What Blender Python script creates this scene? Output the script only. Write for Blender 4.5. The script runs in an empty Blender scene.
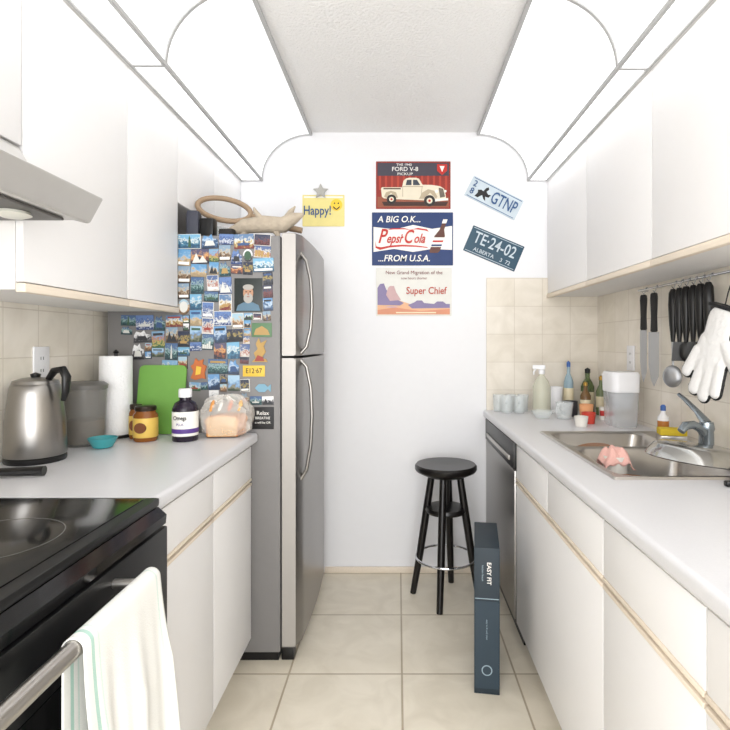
import bpy, bmesh, math, random
from mathutils import Vector, Matrix, Euler
random.seed(7)
R=math.radians
sc=bpy.context.scene
try:
    sc.view_settings.view_transform='Standard'
except Exception: pass
COL=sc.collection

# ------------------------------------------------------------ materials
def lin(c):
    o=[]
    for v in c[:3]:
        v=v/255.0
        o.append(v/12.92 if v<=0.04045 else ((v+0.055)/1.055)**2.4)
    return (o[0],o[1],o[2],1.0)
MC={}
def M(name,col,rough=.5,metal=0,noise=.06,ns=25,bump=0,bs=120,trans=0,emit=0,coat=0,ior=1.45,stretch=None,alpha=1):
    if name in MC: return MC[name]
    m=bpy.data.materials.new(name); m.use_nodes=True
    nt=m.node_tree; N=nt.nodes; L=nt.links
    p=N['Principled BSDF']
    c=lin(col)
    tc=N.new('ShaderNodeTexCoord'); mp=N.new('ShaderNodeMapping')
    L.new(tc.outputs['Object'],mp.inputs['Vector'])
    if stretch: mp.inputs['Scale'].default_value=stretch
    nz=N.new('ShaderNodeTexNoise'); nz.inputs['Scale'].default_value=ns; nz.inputs['Detail'].default_value=3
    L.new(mp.outputs[0],nz.inputs['Vector'])
    mx=N.new('ShaderNodeMix'); mx.data_type='RGBA'
    mx.inputs[6].default_value=c
    mx.inputs[7].default_value=(c[0]*(1-noise*2),c[1]*(1-noise*2),c[2]*(1-noise*2),1)
    L.new(nz.outputs['Fac'],mx.inputs[0]); L.new(mx.outputs[2],p.inputs['Base Color'])
    p.inputs['Roughness'].default_value=rough; p.inputs['Metallic'].default_value=metal
    p.inputs['IOR'].default_value=ior
    if trans: p.inputs['Transmission Weight'].default_value=trans
    if coat: p.inputs['Coat Weight'].default_value=coat
    if alpha<1: p.inputs['Alpha'].default_value=alpha
    if emit:
        p.inputs['Emission Color'].default_value=c; p.inputs['Emission Strength'].default_value=emit
    if bump:
        n2=N.new('ShaderNodeTexNoise'); n2.inputs['Scale'].default_value=bs; n2.inputs['Detail'].default_value=2
        L.new(mp.outputs[0],n2.inputs['Vector'])
        b=N.new('ShaderNodeBump'); b.inputs['Strength'].default_value=bump; b.inputs['Distance'].default_value=.01
        L.new(n2.outputs['Fac'],b.inputs['Height']); L.new(b.outputs[0],p.inputs['Normal'])
    MC[name]=m; return m

def tile_mat(name,a,b_,size,off,c1,c2,cm,mortar=.004,rough=.35,vein=.5):
    m=bpy.data.materials.new(name); m.use_nodes=True
    nt=m.node_tree; N=nt.nodes; L=nt.links; p=N['Principled BSDF']
    tc=N.new('ShaderNodeTexCoord'); sp=N.new('ShaderNodeSeparateXYZ'); cb=N.new('ShaderNodeCombineXYZ')
    L.new(tc.outputs['Object'],sp.inputs[0]); L.new(sp.outputs[a],cb.inputs[0]); L.new(sp.outputs[b_],cb.inputs[1])
    mp=N.new('ShaderNodeMapping'); mp.inputs['Location'].default_value=(-off[0],-off[1],0)
    L.new(cb.outputs[0],mp.inputs['Vector'])
    br=N.new('ShaderNodeTexBrick'); br.offset=0; br.squash=1
    br.inputs['Scale'].default_value=1; br.inputs['Brick Width'].default_value=size; br.inputs['Row Height'].default_value=size
    br.inputs['Mortar Size'].default_value=mortar; br.inputs['Mortar Smooth'].default_value=.2
    br.inputs['Color1'].default_value=lin(c1); br.inputs['Color2'].default_value=lin(c2); br.inputs['Mortar'].default_value=lin(cm)
    L.new(mp.outputs[0],br.inputs['Vector'])
    nz=N.new('ShaderNodeTexNoise'); nz.inputs['Scale'].default_value=7; nz.inputs['Detail'].default_value=6; nz.inputs['Distortion'].default_value=1.2
    L.new(tc.outputs['Object'],nz.inputs['Vector'])
    rp=N.new('ShaderNodeValToRGB'); rp.color_ramp.elements[0].position=.35; rp.color_ramp.elements[1].position=.65
    rp.color_ramp.elements[0].color=(1-vein*.35,1-vein*.38,1-vein*.45,1); rp.color_ramp.elements[1].color=(1,1,1,1)
    L.new(nz.outputs['Fac'],rp.inputs[0])
    mx=N.new('ShaderNodeMix'); mx.data_type='RGBA'; mx.blend_type='MULTIPLY'; mx.inputs[0].default_value=1
    L.new(br.outputs['Color'],mx.inputs[6]); L.new(rp.outputs[0],mx.inputs[7]); L.new(mx.outputs[2],p.inputs['Base Color'])
    p.inputs['Roughness'].default_value=rough
    bp=N.new('ShaderNodeBump'); bp.inputs['Strength'].default_value=.4; bp.inputs['Distance'].default_value=.003; bp.invert=True
    L.new(br.outputs['Fac'],bp.inputs['Height']); L.new(bp.outputs[0],p.inputs['Normal'])
    return m

def pic_mat(i,stops):
    m=bpy.data.materials.new('picture_print_%d'%i); m.use_nodes=True
    nt=m.node_tree; N=nt.nodes; L=nt.links; p=N['Principled BSDF']
    tc=N.new('ShaderNodeTexCoord'); sp=N.new('ShaderNodeSeparateXYZ'); L.new(tc.outputs['Generated'],sp.inputs[0])
    nz=N.new('ShaderNodeTexNoise'); nz.inputs['Scale'].default_value=50+i*8; nz.inputs['Detail'].default_value=6
    oi=N.new('ShaderNodeObjectInfo'); va=N.new('ShaderNodeVectorMath'); va.operation='ADD'
    L.new(tc.outputs['Object'],va.inputs[0]); L.new(oi.outputs['Random'],va.inputs[1]); L.new(va.outputs[0],nz.inputs['Vector'])
    ma=N.new('ShaderNodeMath'); ma.operation='MULTIPLY_ADD'; ma.inputs[1].default_value=1.5
    L.new(nz.outputs['Fac'],ma.inputs[0])
    m2=N.new('ShaderNodeMath'); m2.operation='SUBTRACT'; m2.inputs[1].default_value=.75
    L.new(sp.outputs[2],m2.inputs[0]); L.new(m2.outputs[0],ma.inputs[2])
    rp=N.new('ShaderNodeValToRGB'); rp.color_ramp.interpolation='LINEAR'
    els=rp.color_ramp.elements
    els[0].color=lin(stops[0]); els[0].position=.12; els[1].color=lin(stops[1]); els[1].position=.4
    for k,s in enumerate(stops[2:]):
        e=els.new(.52+.25*k); e.color=lin(s)
    L.new(ma.outputs[0],rp.inputs[0]); L.new(rp.outputs[0],p.inputs['Base Color'])
    p.inputs['Roughness'].default_value=.35
    return m

white_cab=M('white_laminate',(238,237,237),.42,noise=.01)
white_body=M('white_cabinet_side',(231,229,227),.5,noise=.02)
oak=M('pale_oak_trim',(239,226,208),.5,noise=.08,ns=8,stretch=(20,1,20))
wallp=M('white_wall_paint',(234,234,236),.7,noise=.015,bump=.05,bs=200)
ceilp=M('textured_ceiling_paint',(243,242,241),.9,noise=.05,ns=120,bump=.5,bs=90)
worktop=M('pale_grey_laminate',(219,219,222),.32,noise=.04,ns=300)
steel=M('brushed_stainless',(150,147,144),.3,.92,noise=.08,ns=6,stretch=(1,1,60))
hoodm=M('light_silver_steel',(200,198,195),.35,.5,noise=.04)
steel_h=M('satin_stainless',(186,182,177),.3,.95,noise=.04)
handle_m=M('dark_satin_steel',(150,147,143),.28,.95,noise=.04)
blade_m=M('polished_blade_steel',(168,170,174),.3,.7,noise=.03)
chrome=M('chrome',(206,208,212),.12,1,noise=.02)
fr_side=M('grey_painted_steel',(126,124,123),.55,.1,noise=.03,ns=40)
fr_edge=M('door_edge_grey',(176,172,167),.45,.4,noise=.03)
black=M('black_plastic',(14,14,15),.35,noise=.1)
blackg=M('black_glass',(7,7,8),.12,noise=.05,coat=.1)
blackw=M('black_painted_wood',(18,15,14),.3,noise=.2,ns=12)
dark=M('dark_cavity',(40,38,36),.7)
grey=M('grey_metal_frame',(184,184,184),.5,.0)
ringm=M('burner_ring_print',(110,108,106),.3)
diff=M('lit_diffuser',(236,237,238),.6,noise=.005,emit=.66)
diff2=M('lit_strip',(254,254,254),.6,noise=.005,emit=1.7)
glass=M('clear_glass',(240,246,246),.04,noise=.01,alpha=.28)
glassg=M('green_glass',(120,140,90),.05,noise=.01,trans=.6)
smoke=M('smoked_plastic',(160,158,153),.12,noise=.02,alpha=.30)
plast=M('white_plastic',(238,238,240),.35,noise=.02)
paper=M('white_paper',(246,246,246),.85,noise=.03,bump=.3,bs=150)
red=M('red_print',(196,48,40),.5)
navy=M('navy_print',(30,56,108),.5)
wprint=M('white_print',(240,238,232),.5,noise=.01)
cream=M('cream_print',(232,220,188),.5)
kprint=M('black_print',(22,22,24),.5)

# ------------------------------------------------------------ builder
class B:
    def __init__(s): s.bm=bmesh.new(); s.mats=[]
    def mi(s,m):
        if m not in s.mats: s.mats.append(m)
        return s.mats.index(m)
    def add(s,tb,m,smooth=False,X=None):
        if X is not None: bmesh.ops.transform(tb,matrix=X,verts=tb.verts)
        i=s.mi(m)
        for f in tb.faces: f.material_index=i; f.smooth=smooth
        me=bpy.data.meshes.new('tmp'); tb.to_mesh(me); tb.free()
        s.bm.from_mesh(me); bpy.data.meshes.remove(me); return s
    def box(s,x0,x1,y0,y1,z0,z1,m,bev=0,seg=2,X=None):
        tb=bmesh.new(); bmesh.ops.create_cube(tb,size=1)
        for v in tb.verts:
            v.co=Vector(((x0+x1)/2+v.co.x*(x1-x0),(y0+y1)/2+v.co.y*(y1-y0),(z0+z1)/2+v.co.z*(z1-z0)))
        if bev: bmesh.ops.bevel(tb,geom=list(tb.edges),offset=bev,segments=seg,affect='EDGES',profile=.6)
        return s.add(tb,m,bool(bev),X)
    def loft(s,loops,m,cap0=True,cap1=True,smooth=True,closed=True,X=None):
        tb=bmesh.new(); rows=[[tb.verts.new(p) for p in lp] for lp in loops]
        n=len(rows[0])
        for a,b in zip(rows,rows[1:]):
            for i in range(n if closed else n-1):
                j=(i+1)%n
                tb.faces.new((a[i],a[j],b[j],b[i]))
        if cap0: tb.faces.new(list(reversed(rows[0])))
        if cap1: tb.faces.new(rows[-1])
        bmesh.ops.recalc_face_normals(tb,faces=tb.faces)
        return s.add(tb,m,smooth,X)
    def lathe(s,prof,c,m,seg=28,cap0=True,cap1=True,X=None,smooth=True):
        loops=[]
        for r,z in prof:
            r=max(r,.0004)
            loops.append([(c[0]+r*math.cos(2*math.pi*i/seg),c[1]+r*math.sin(2*math.pi*i/seg),c[2]+z) for i in range(seg)])
        return s.loft(loops,m,cap0,cap1,smooth,True,X)
    def tube(s,pts,r,m,seg=10,closed=False,flat=1.0,X=None):
        P=[Vector(p) for p in pts]; n=len(P); loops=[]
        up=Vector((0,0,1)); prev=None
        for i in range(n):
            if closed: t=(P[(i+1)%n]-P[i-1]).normalized()
            else: t=(P[min(i+1,n-1)]-P[max(i-1,0)]).normalized()
            if prev is None:
                a=up if abs(t.z)<.9 else Vector((1,0,0))
                u=(a-t*a.dot(t)).normalized()
            else: u=(prev-t*prev.dot(t)).normalized()
            prev=u; w=t.cross(u); rr=r[i] if isinstance(r,(list,tuple)) else r
            loops.append([P[i]+u*rr*math.cos(2*math.pi*k/seg)+w*rr*flat*math.sin(2*math.pi*k/seg) for k in range(seg)])
        if closed: loops.append(loops[0])
        return s.loft(loops,m,not closed,not closed,True,True,X)
    def prism(s,pts,plane,a0,a1,m,bev=0,smooth=False,X=None):
        def mk(p,a):
            return {'xz':(p[0],a,p[1]),'yz':(a,p[0],p[1]),'xy':(p[0],p[1],a)}[plane]
        tb=bmesh.new()
        A=[tb.verts.new(mk(p,a0)) for p in pts]; C=[tb.verts.new(mk(p,a1)) for p in pts]
        tb.faces.new(A); tb.faces.new(list(reversed(C))); n=len(pts)
        for i in range(n): tb.faces.new((A[i],C[i],C[(i+1)%n],A[(i+1)%n]))
        bmesh.ops.recalc_face_normals(tb,faces=tb.faces)
        if bev: bmesh.ops.bevel(tb,geom=list(tb.edges),offset=bev,segments=2,affect='EDGES')
        return s.add(tb,m,smooth or bool(bev),X)
    def ball(s,c,r,m,rot=None,seg=20,X=None):
        tb=bmesh.new(); bmesh.ops.create_uvsphere(tb,u_segments=seg,v_segments=max(8,seg//2),radius=1)
        if not isinstance(r,(tuple,list)): r=(r,r,r)
        T=Matrix.Translation(c)@(Euler(rot).to_matrix().to_4x4() if rot else Matrix())@Matrix.Diagonal((r[0],r[1],r[2],1))
        bmesh.ops.transform(tb,matrix=T,verts=tb.verts)
        return s.add(tb,m,True,X)
    def text(s,body,size,x,y,z,m,T=None,align='CENTER',shear=0,bold=0,sx=1,rot=0):
        cu=bpy.data.curves.new('t','FONT'); cu.body=body; cu.size=size; cu.align_x=align; cu.align_y='CENTER'
        cu.shear=shear; cu.offset=bold; cu.resolution_u=3; cu.extrude=.0002
        ob=bpy.data.objects.new('t',cu); COL.objects.link(ob)
        dg=bpy.context.evaluated_depsgraph_get(); dg.update()
        me=bpy.data.meshes.new_from_object(ob.evaluated_get(dg))
        bpy.data.objects.remove(ob); bpy.data.curves.remove(cu)
        tb=bmesh.new(); tb.from_mesh(me); bpy.data.meshes.remove(me)
        X=(T if T is not None else Matrix())@Matrix.Translation((x,y,z))@Matrix.Rotation(rot,4,'Y')@Matrix.Rotation(R(90),4,'X')@Matrix.Diagonal((sx,1,1,1))
        return s.add(tb,m,False,X)

OFF={}
def meta(o,label,cat,group,kind):
    if label: o['label']=label
    if cat: o['category']=cat
    if group: o['group']=group
    if kind: o['kind']=kind
def thing(name,label,cat,loc,rot=None,world=True,group=None):
    o=bpy.data.objects.new(name,None); o.empty_display_size=.05; COL.objects.link(o)
    o.location=loc
    if rot: o.rotation_euler=rot
    OFF[o.name]=Vector(loc) if world else Vector((0,0,0))
    meta(o,label,cat,group,None); return o
def fin(b,name,parent=None,label=None,cat=None,group=None,kind=None,loc=None,rot=None,sharp=40):
    me=bpy.data.meshes.new(name); 
    if parent is not None:
        off=OFF[parent.name]
        bmesh.ops.transform(b.bm,matrix=Matrix.Translation(-off),verts=b.bm.verts)
    elif loc is None:
        xs=[v.co for v in b.bm.verts]
        if kind=='structure': o0=Vector((0,0,0))
        else:
            o0=Vector(((min(c.x for c in xs)+max(c.x for c in xs))/2,(min(c.y for c in xs)+max(c.y for c in xs))/2,min(c.z for c in xs)))
        bmesh.ops.transform(b.bm,matrix=Matrix.Translation(-o0),verts=b.bm.verts); loc=o0; off=o0
    else: off=Vector((0,0,0))
    b.bm.to_mesh(me); b.bm.free()
    for m in b.mats: me.materials.append(m)
    try: me.set_sharp_from_angle(angle=R(sharp))
    except Exception: pass
    o=bpy.data.objects.new(name,me); COL.objects.link(o)
    if parent is not None: o.parent=parent
    else:
        o.location=loc
        if rot: o.rotation_euler=rot
    OFF[o.name]=off
    meta(o,label,cat,group,kind); return o
def dup(o,loc,rot=None):
    n=o.copy(); COL.objects.link(n); n.location=loc
    if rot: n.rotation_euler=rot
    for c in o.children:
        k=c.copy(); k.parent=n; COL.objects.link(k)
        for g in c.children:
            q=g.copy(); q.parent=k; COL.objects.link(q)
    return n

# ------------------------------------------------------------ measures
F=520.; H=1.25; D=2.84
XL=-1.17; XR=1.087; ZC=2.40
YN=-1.2

# ------------------------------------------------------------ room
floorm=tile_mat('floor_tiles',0,1,.427,(.015,1.964-.427*8),(236,228,211),(231,222,204),(186,172,149),.004,.3,.28)
tileL=tile_mat('backsplash_tiles_side',1,2,.152,(.02,.90),(242,235,224),(236,229,215),(220,211,197),.002,.3,.28)
tileB=tile_mat('backsplash_tiles_back',0,2,.152,(.482,.842),(229,222,210),(223,215,201),(211,202,188),.002,.3,.3)
fin(B().box(XL-.1,XR+.1,YN,D+.1,-.1,0,floorm),'floor',kind='structure')
fin(B().box(XL-.1,XR+.1,YN,D+.1,ZC,ZC+.1,ceilp),'ceiling',kind='structure')
fin(B().box(XL-.1,XR+.1,D,D+.1,0,ZC,wallp),'wall_back',kind='structure')
fin(B().box(XL-.1,XL,YN,D,0,ZC,tileL),'wall_left',kind='structure')
fin(B().box(XR,XR+.1,YN,D,0,ZC,tileL),'wall_right',kind='structure')
fin(B().box(.482,XR,D-.008,D,.80,1.605,tileB),'trim_1',kind='structure')
fin(B().box(-.40,.47,D-.012,D,0,.03,oak,.002),'baseboard_back',kind='structure')

# ------------------------------------------------------------ cove lights
def cove(sgn,xi,xo,xc,Y0,Yr):
    zt=ZC-.012; zb=2.138
    t=thing('ceiling_light','curved translucent ceiling light panels in a thin grey metal frame','light',(sgn*xi,1.4,zb))
    def arc(xi_,xo_,zb_,zt_,n=14):
        return [(sgn*(xi_+(xo_-xi_)*math.sin(a)),zb_+(zt_-zb_)*math.cos(a)) for a in [math.pi/2*k/n for k in range(n+1)]]
    spans=[(YN+.02,Y0),(Y0,Yr),(Yr,D-.003)]
    for a,b in spans:
        bb=B(); pr=arc(xi,xo,zb,zt); bb.loft([[(x,a+.003,z) for x,z in pr],[(x,b-.003,z) for x,z in pr]],diff,False,False,True,False)
        fin(bb,'diffuser',t)
        x0,x1=sorted((sgn*xo,sgn*xc))
        fin(B().box(x0,x1,a+.003,b-.003,zb,zb+.006,diff2),'diffuser',t)
    fb=B()
    for x,z,w in ((xi,zt,.007),(xo,zb,.006),(xc-.005,zb,.004)):
        fb.box(sgn*x-w,sgn*x+w,YN+.02,D-.003,z-.006,z+.006,grey)
    for y in (Y0,Yr,D-.008):
        hw=.006 if y<D-.1 else .003
        pr=arc(xi,xo-.004,zb,zt-.006); pr2=arc(xi,xo+.005,zb,zt+.005)
        fb.loft([[(x,y-hw,z) for x,z in pr],[(x,y+hw,z) for x,z in pr],[(x,y+hw,z) for x,z in pr2],[(x,y-hw,z) for x,z in pr2],[(x,y-hw,z) for x,z in pr]],grey,False,False,False,False)
        x0,x1=sorted((sgn*xo,sgn*xc)); fb.box(x0,x1,y-hw,y+hw,zb-.005,zb+.007,grey)
    fin(fb,'frame',t)
cove(-1,.475,.743,.855,.45,1.66)
cove(1,.437,.71,.812,.45,1.68)

# ------------------------------------------------------------ cabinets
def wall_cab(side,y0,y1,z0,z1,doors,label,trim=True):
    sg=-1 if side=='L' else 1
    xw=XL+.001 if sg<0 else XR-.001; xf=-.859 if sg<0 else .815
    xb=xf+sg*.018
    t=thing('wall_cabinet',label,'cabinet',((xw+xb)/2,(y0+y1)/2,z0))
    x0,x1=sorted((xw,xb))
    fin(B().box(x0,x1,y0+.0006,y1-.0006,z0+.002,z1,white_body),'body',t)
    zt=z0+(.020 if trim else 0)
    for a,b in doors:
        x0,x1=sorted((xf,xb-sg*.0005))
        d=fin(B().box(x0,x1,a+.002,b-.002,zt,z1-.002,white_cab,.002),'door',t)
        if trim:
            x0,x1=sorted((xf-sg*.006,xb-sg*.0005))
            fin(B().box(x0,x1,a+.0006,b-.0006,z0-.004,zt-.003,oak,.003),'pull_strip',d)
    return t
ZT=2.130
wall_cab('L',1.19,2.03,1.371,ZT,[(1.19,1.652),(1.652,2.03)],'white laminate wall cabinet with oak edge strip over the worktop')
wall_cab('L',.42,1.189,1.70,ZT,[(.42,.80),(.80,1.189)],'short white laminate wall cabinet above the range hood',False)
wall_cab('L',2.031,2.835,1.80,ZT,[(2.031,2.43),(2.43,2.835)],'short white wall cabinet above the refrigerator',False)
wall_cab('R',1.672,2.835,1.50,ZT,[(1.672,2.25),(2.25,2.835)],'white laminate wall cabinet with oak edge strip above the sink')
wall_cab('R',.62,1.671,1.50,ZT,[(.62,1.15),(1.15,1.671)],'white laminate wall cabinet with oak edge strip')
wall_cab('R',-.4,.619,1.50,ZT,[(-.4,.1),(.1,.619)],'white laminate wall cabinet with oak edge strip')

def base_cab(side,y0,y1,drawers,doors,label,zd,ztop):
    sg=-1 if side=='L' else 1
    xw=XL+.001 if sg<0 else XR-.001; xf=-.57 if sg<0 else .485
    xb=xf+sg*.018
    t=thing('base_cabinet',label,'cabinet',((xw+xb)/2,(y0+y1)/2,0))
    x0,x1=sorted((xw,xb)); b=B()
    b.box(x0,x1,y0+.0006,y0+.018,.1,ztop,white_body); b.box(x0,x1,y1-.018,y1-.0006,.1,ztop,white_body)
    b.box(x0,x1,y0+.018,y1-.018,.1,.118,white_body)
    xa,xc_=sorted((xw,xw-sg*.012)); b.box(xa,xc_,y0+.018,y1-.018,.118,ztop,white_body)
    xa,xc_=sorted((xb,xb+sg*.018)); b.box(xa,xc_,y0+.018,y1-.018,ztop-.03,ztop,oak); b.box(xa,xc_,y0+.018,y1-.018,zd-.02,zd+.02,oak)
    xa,xc_=sorted((xb+sg*.05,xb+sg*.062)); b.box(xa,xc_,y0+.0006,y1-.0006,0,.1,white_body)
    fin(b,'body',t)
    xa,xc_=sorted((xf,xb-sg*.0005)); xs,xt=sorted((xf-sg*.003,xb-sg*.0005))
    for a,c in drawers:
        d=fin(B().box(xa,xc_,a+.002,c-.002,zd+.014,ztop-.012,white_cab,.002),'drawer',t)
        fin(B().box(xs,xt,a+.002,c-.002,zd+.004,zd+.0135,oak,.002),'pull_strip',d)
    for a,c in doors:
        d=fin(B().box(xa,xc_,a+.002,c-.002,.105,zd-.014,white_cab,.002),'door',t)
        fin(B().box(xs,xt,a+.002,c-.002,zd-.0135,zd-.004,oak,.002),'pull_strip',d)
base_cab('L',1.185,2.02,[(1.185,1.61),(1.61,2.02)],[(1.185,1.61),(1.61,2.02)],'white laminate base cabinet with drawers and oak pulls beside the refrigerator',.712,.86)
base_cab('R',1.23,2.13,[(1.23,1.69),(1.69,2.13)],[(1.23,2.13)],'white laminate sink base cabinet with oak finger pulls',.685,.845)
base_cab('R',.82,1.229,[(.82,1.229)],[(.82,1.229)],'white laminate base cabinet with drawer and oak finger pulls',.685,.845)
base_cab('R',-.3,.819,[(.26,.819),(-.3,.26)],[(.26,.819),(-.3,.26)],'white laminate base cabinet with oak finger pulls',.685,.845)

def bull(xe,xi,zt,th,y0,y1,b):
    sg=1 if xi>xe else -1; r=.012; pr=[]
    pr.append((xi,zt-th)); 
    for a in range(0,7): 
        t=R(-90+a*15); pr.append((xe+sg*r-sg*r*math.cos(t), zt-th+r+r*math.sin(t)))
    for a in range(0,7):
        t=R(a*15); pr.append((xe+sg*r-sg*r*math.cos(t), zt-r+r*math.sin(t)))
    pr.append((xi,zt))
    b.loft([[(x,y0,z) for x,z in pr],[(x,y1,z) for x,z in pr]],worktop)
ZL=.90; ZR=.885
b=B(); bull(-.547,XL+.002,ZL,.038,1.182,2.025,b); fin(b,'worktop',label='pale grey laminate worktop between range and refrigerator',cat='countertop')
SX0,SX1,SY0,SY1=.575,1.045,1.385,2.118
b=B(); bull(.465,SX0+.012,ZR,.038,-.3,D-.009,b)
b.box(SX0+.012,XR-.001,SY1-.012,D-.009,ZR-.038,ZR,worktop)
b.box(SX0+.012,XR-.001,-.3,SY0+.012,ZR-.038,ZR,worktop)
b.box(SX1-.012,XR-.001,SY0+.012,SY1-.012,ZR-.038,ZR,worktop)
fin(b,'worktop',label='long pale grey laminate worktop with inset steel sink',cat='countertop')

# ------------------------------------------------------------ sink
def rr(x0,x1,y0,y1,r,z,n=6):
    o=[]
    for cx,cy,a0 in ((x1-r,y1-r,0),(x0+r,y1-r,90),(x0+r,y0+r,180),(x1-r,y0+r,270)):
        for k in range(n+1):
            a=R(a0+90*k/n); o.append((cx+r*math.cos(a),cy+r*math.sin(a),z))
    return o
sk=thing('kitchen_sink','stainless steel double bowl sink set into the worktop','sink',((SX0+SX1)/2,(SY0+SY1)/2,ZR))
ym=1.80
for (a,c) in ((SY0,ym),(ym,SY1)):
    hx0,hx1,h0,h1=SX0+.03,SX1-.075,a+(.03 if a==SY0 else .014),c-(.03 if c==SY1 else .014)
    bb=B()
    bb.loft([rr(SX0,SX1,a,c,.006,ZR+.0005),rr(SX0+.004,SX1-.004,a+(.004 if a==SY0 else 0),c-(.004 if c==SY1 else 0),.006,ZR+.007),
        rr(hx0-.006,hx1+.006,h0-.006,h1+.006,.05,ZR+.005),rr(hx0,hx1,h0,h1,.05,ZR-.002),
        rr(hx0+.008,hx1-.008,h0+.008,h1-.008,.055,ZR-.12),rr(hx0+.02,hx1-.02,h0+.02,h1-.02,.05,ZR-.15),rr(hx0+.05,hx1-.05,h0+.05,h1-.05,.04,ZR-.158)],steel_h,False,True)
    fin(bb,'basin',sk)
    cx,cy=(hx0+hx1)/2,(h0+h1)/2
    fin(B().lathe([(.038,0),(.036,.003),(.025,.001),(.001,.001)],(cx,cy,ZR-.1575),chrome),'drain',sk)
SB=ZR-.157
# faucet
fx_,fy_=1.008,1.70
z0=ZR+.0072
t=thing('faucet','chrome single lever kitchen faucet behind the sink','faucet',(fx_,fy_,z0))
bodym=M('satin_chrome',(150,160,168),.22,.85)
fin(B().lathe([(.030,0),(.030,.006),(.023,.012),(.022,.07),(.025,.078),(.021,.1),(.001,.104)],(fx_,fy_,z0),bodym),'body',t)
fin(B().tube([(fx_,fy_,z0+.05),(fx_-.025,fy_-.01,z0+.080),(fx_-.055,fy_-.02,z0+.094),(fx_-.085,fy_-.03,z0+.092),(fx_-.102,fy_-.035,z0+.075)],[.016,.014,.013,.014,.012],bodym,16),'spout',t)
fin(B().tube([(fx_,fy_,z0+.095),(fx_-.015,fy_+.025,z0+.13),(fx_-.03,fy_+.07,z0+.165),(fx_-.035,fy_+.10,z0+.18)],[.015,.009,.007,.006],bodym,12,flat=1.4),'lever',t)
# sink contents
pinkm=M('pink_cloth',(224,176,166),.85,bump=.4,bs=200); yel=M('yellow_sponge',(238,208,60),.9,bump=.6,bs=300); potm=M('polished_pot_steel',(180,180,178),.16,1,noise=.1,ns=3,stretch=(8,8,1))
def cup(name,r0,r1,h,m,loc,label,cat,rot=None,th=.003,handle=False):
    b=B().lathe([(r0,0),(r1,h),(r1-th,h),(r0-th,th),(.001,th)],(0,0,0),m)
    if handle: b.tube([(r1-.004,0,h*.8),(r1+.02,0,h*.78),(r1+.026,0,h*.5),(r1+.015,0,h*.25),(r0-.003,0,h*.22)],.005,m)
    return fin(b,name,label=label,cat=cat,loc=loc,rot=rot)
platem=M('white_ceramic',(232,228,220),.2)
brownc=M('brown_ceramic',(138,100,72),.3)
fin(B().lathe([(.05,0),(.06,.002),(.10,.095),(.097,.097),(.055,.006),(.001,.006)],(0,0,0),brownc,40),'mixing_bowl',label='brown ceramic bowl holding plates in the sink',cat='bowl',loc=(.735,1.95,SB+.002))
for k in range(3):
    fin(B().lathe([(.035,0),(.045,.003),(.075,.014),(.076,.017),(.045,.007),(.001,.005)],(0,0,0),(brownc,platem,brownc)[k],40),'plate',label=('brown','white','brown')[k]+' plate stacked in a bowl in the sink',cat='plate',loc=(.735,1.95,SB+.080+.012*k),rot=(R(8),R(-10),0),group='plates in the sink')
fin(B().lathe([(.045,0),(.05,.002),(.062,.125),(.059,.127),(.046,.006),(.001,.006)],(0,0,0),brownc,36),'serving_bowl',label='deep brown bowl standing in the sink',cat='bowl',loc=(.678,1.500,SB+.002))
cup('tumbler',.026,.032,.085,glass,(.74,1.735,SB+.055),'clear glass tumbler among dishes in the sink','tumbler',(R(10),R(-20),0))
def cloth():
    tb=bmesh.new(); n=30; rows=[]
    for j in range(n+1):
        row=[]
        for i in range(n+1):
            u=i/n*2-1; v=j/n*2-1
            rad=math.sqrt(u*u+v*v); a=math.atan2(v,u)
            rr_=min(rad,1.25)
            drop=max(0,rr_-.45)
            x=u*.056*(1-.25*drop); y=v*.050*(1-.25*drop)
            z=.016-.075*drop**1.2+.008*math.sin(5*a)*min(1,rad)+.005*math.sin(9*u+4*v)
            row.append(tb.verts.new((x*(1+.12*math.sin(5*a)*drop),y*(1+.12*math.sin(5*a)*drop),z)))
        rows.append(row)
    for a,c in zip(rows,rows[1:]):
        for i in range(n): tb.faces.new((a[i],a[i+1],c[i+1],c[i]))
    b=B(); b.add(tb,pinkm,True); return b
o=fin(cloth(),'dish_cloth',label='soft pink cloth draped over a tumbler in the sink',cat='cloth',loc=(.690,1.655,SB+.170))
md=o.modifiers.new('thick','SOLIDIFY'); md.thickness=.003
cup('tumbler',.034,.038,.163,platem,(.690,1.655,SB+.002),'white tumbler under the pink cloth in the sink','tumbler')
t=thing('frying_pan','upturned stainless steel pan with black handle resting on the sink rim','pan',(.865,1.515,ZR+.0245),(R(-2),R(6),R(0)),False)
fin(B().lathe([(.130,0),(.133,.003),(.126,.018),(.112,.036),(.103,.042),(.06,.044),(.001,.044)],(0,0,0),potm,48,cap0=False),'pan_body',t)
fin(B().tube([(.04,-.12,.012),(.05,-.16,.018),(.07,-.26,.026)],[.008,.011,.012],black),'handle',t)
fin(B().box(-.045,.045,-.03,.03,0,.022,steel_h,.003),'soap_tray',label='low steel tray behind the sink under the sponge',cat='tray',loc=(1.0,1.90,ZR+.0075),rot=(0,0,R(-10)))
fin(B().box(-.045,.045,-.03,.03,0,.024,yel,.004),'sponge',label='yellow sponge on a small tray behind the sink',cat='sponge',loc=(1.0,1.90,ZR+.030),rot=(0,0,R(-14)))
t=thing('dish_soap_bottle','small clear bottle with blue and white cap behind the sink','bottle',(1.03,2.02,ZR+.0075),world=False)
fin(B().lathe([(.018,0),(.02,.003),(.02,.07),(.009,.085),(.009,.095),(.001,.095)],(0,0,0),plast),'bottle_body',t)
fin(B().lathe([(.0203,.015),(.0205,.016),(.0205,.055),(.0203,.056)],(0,0,0),M('amber_print',(190,120,50),.4),cap0=False,cap1=False),'bottle_label',t)
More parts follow.
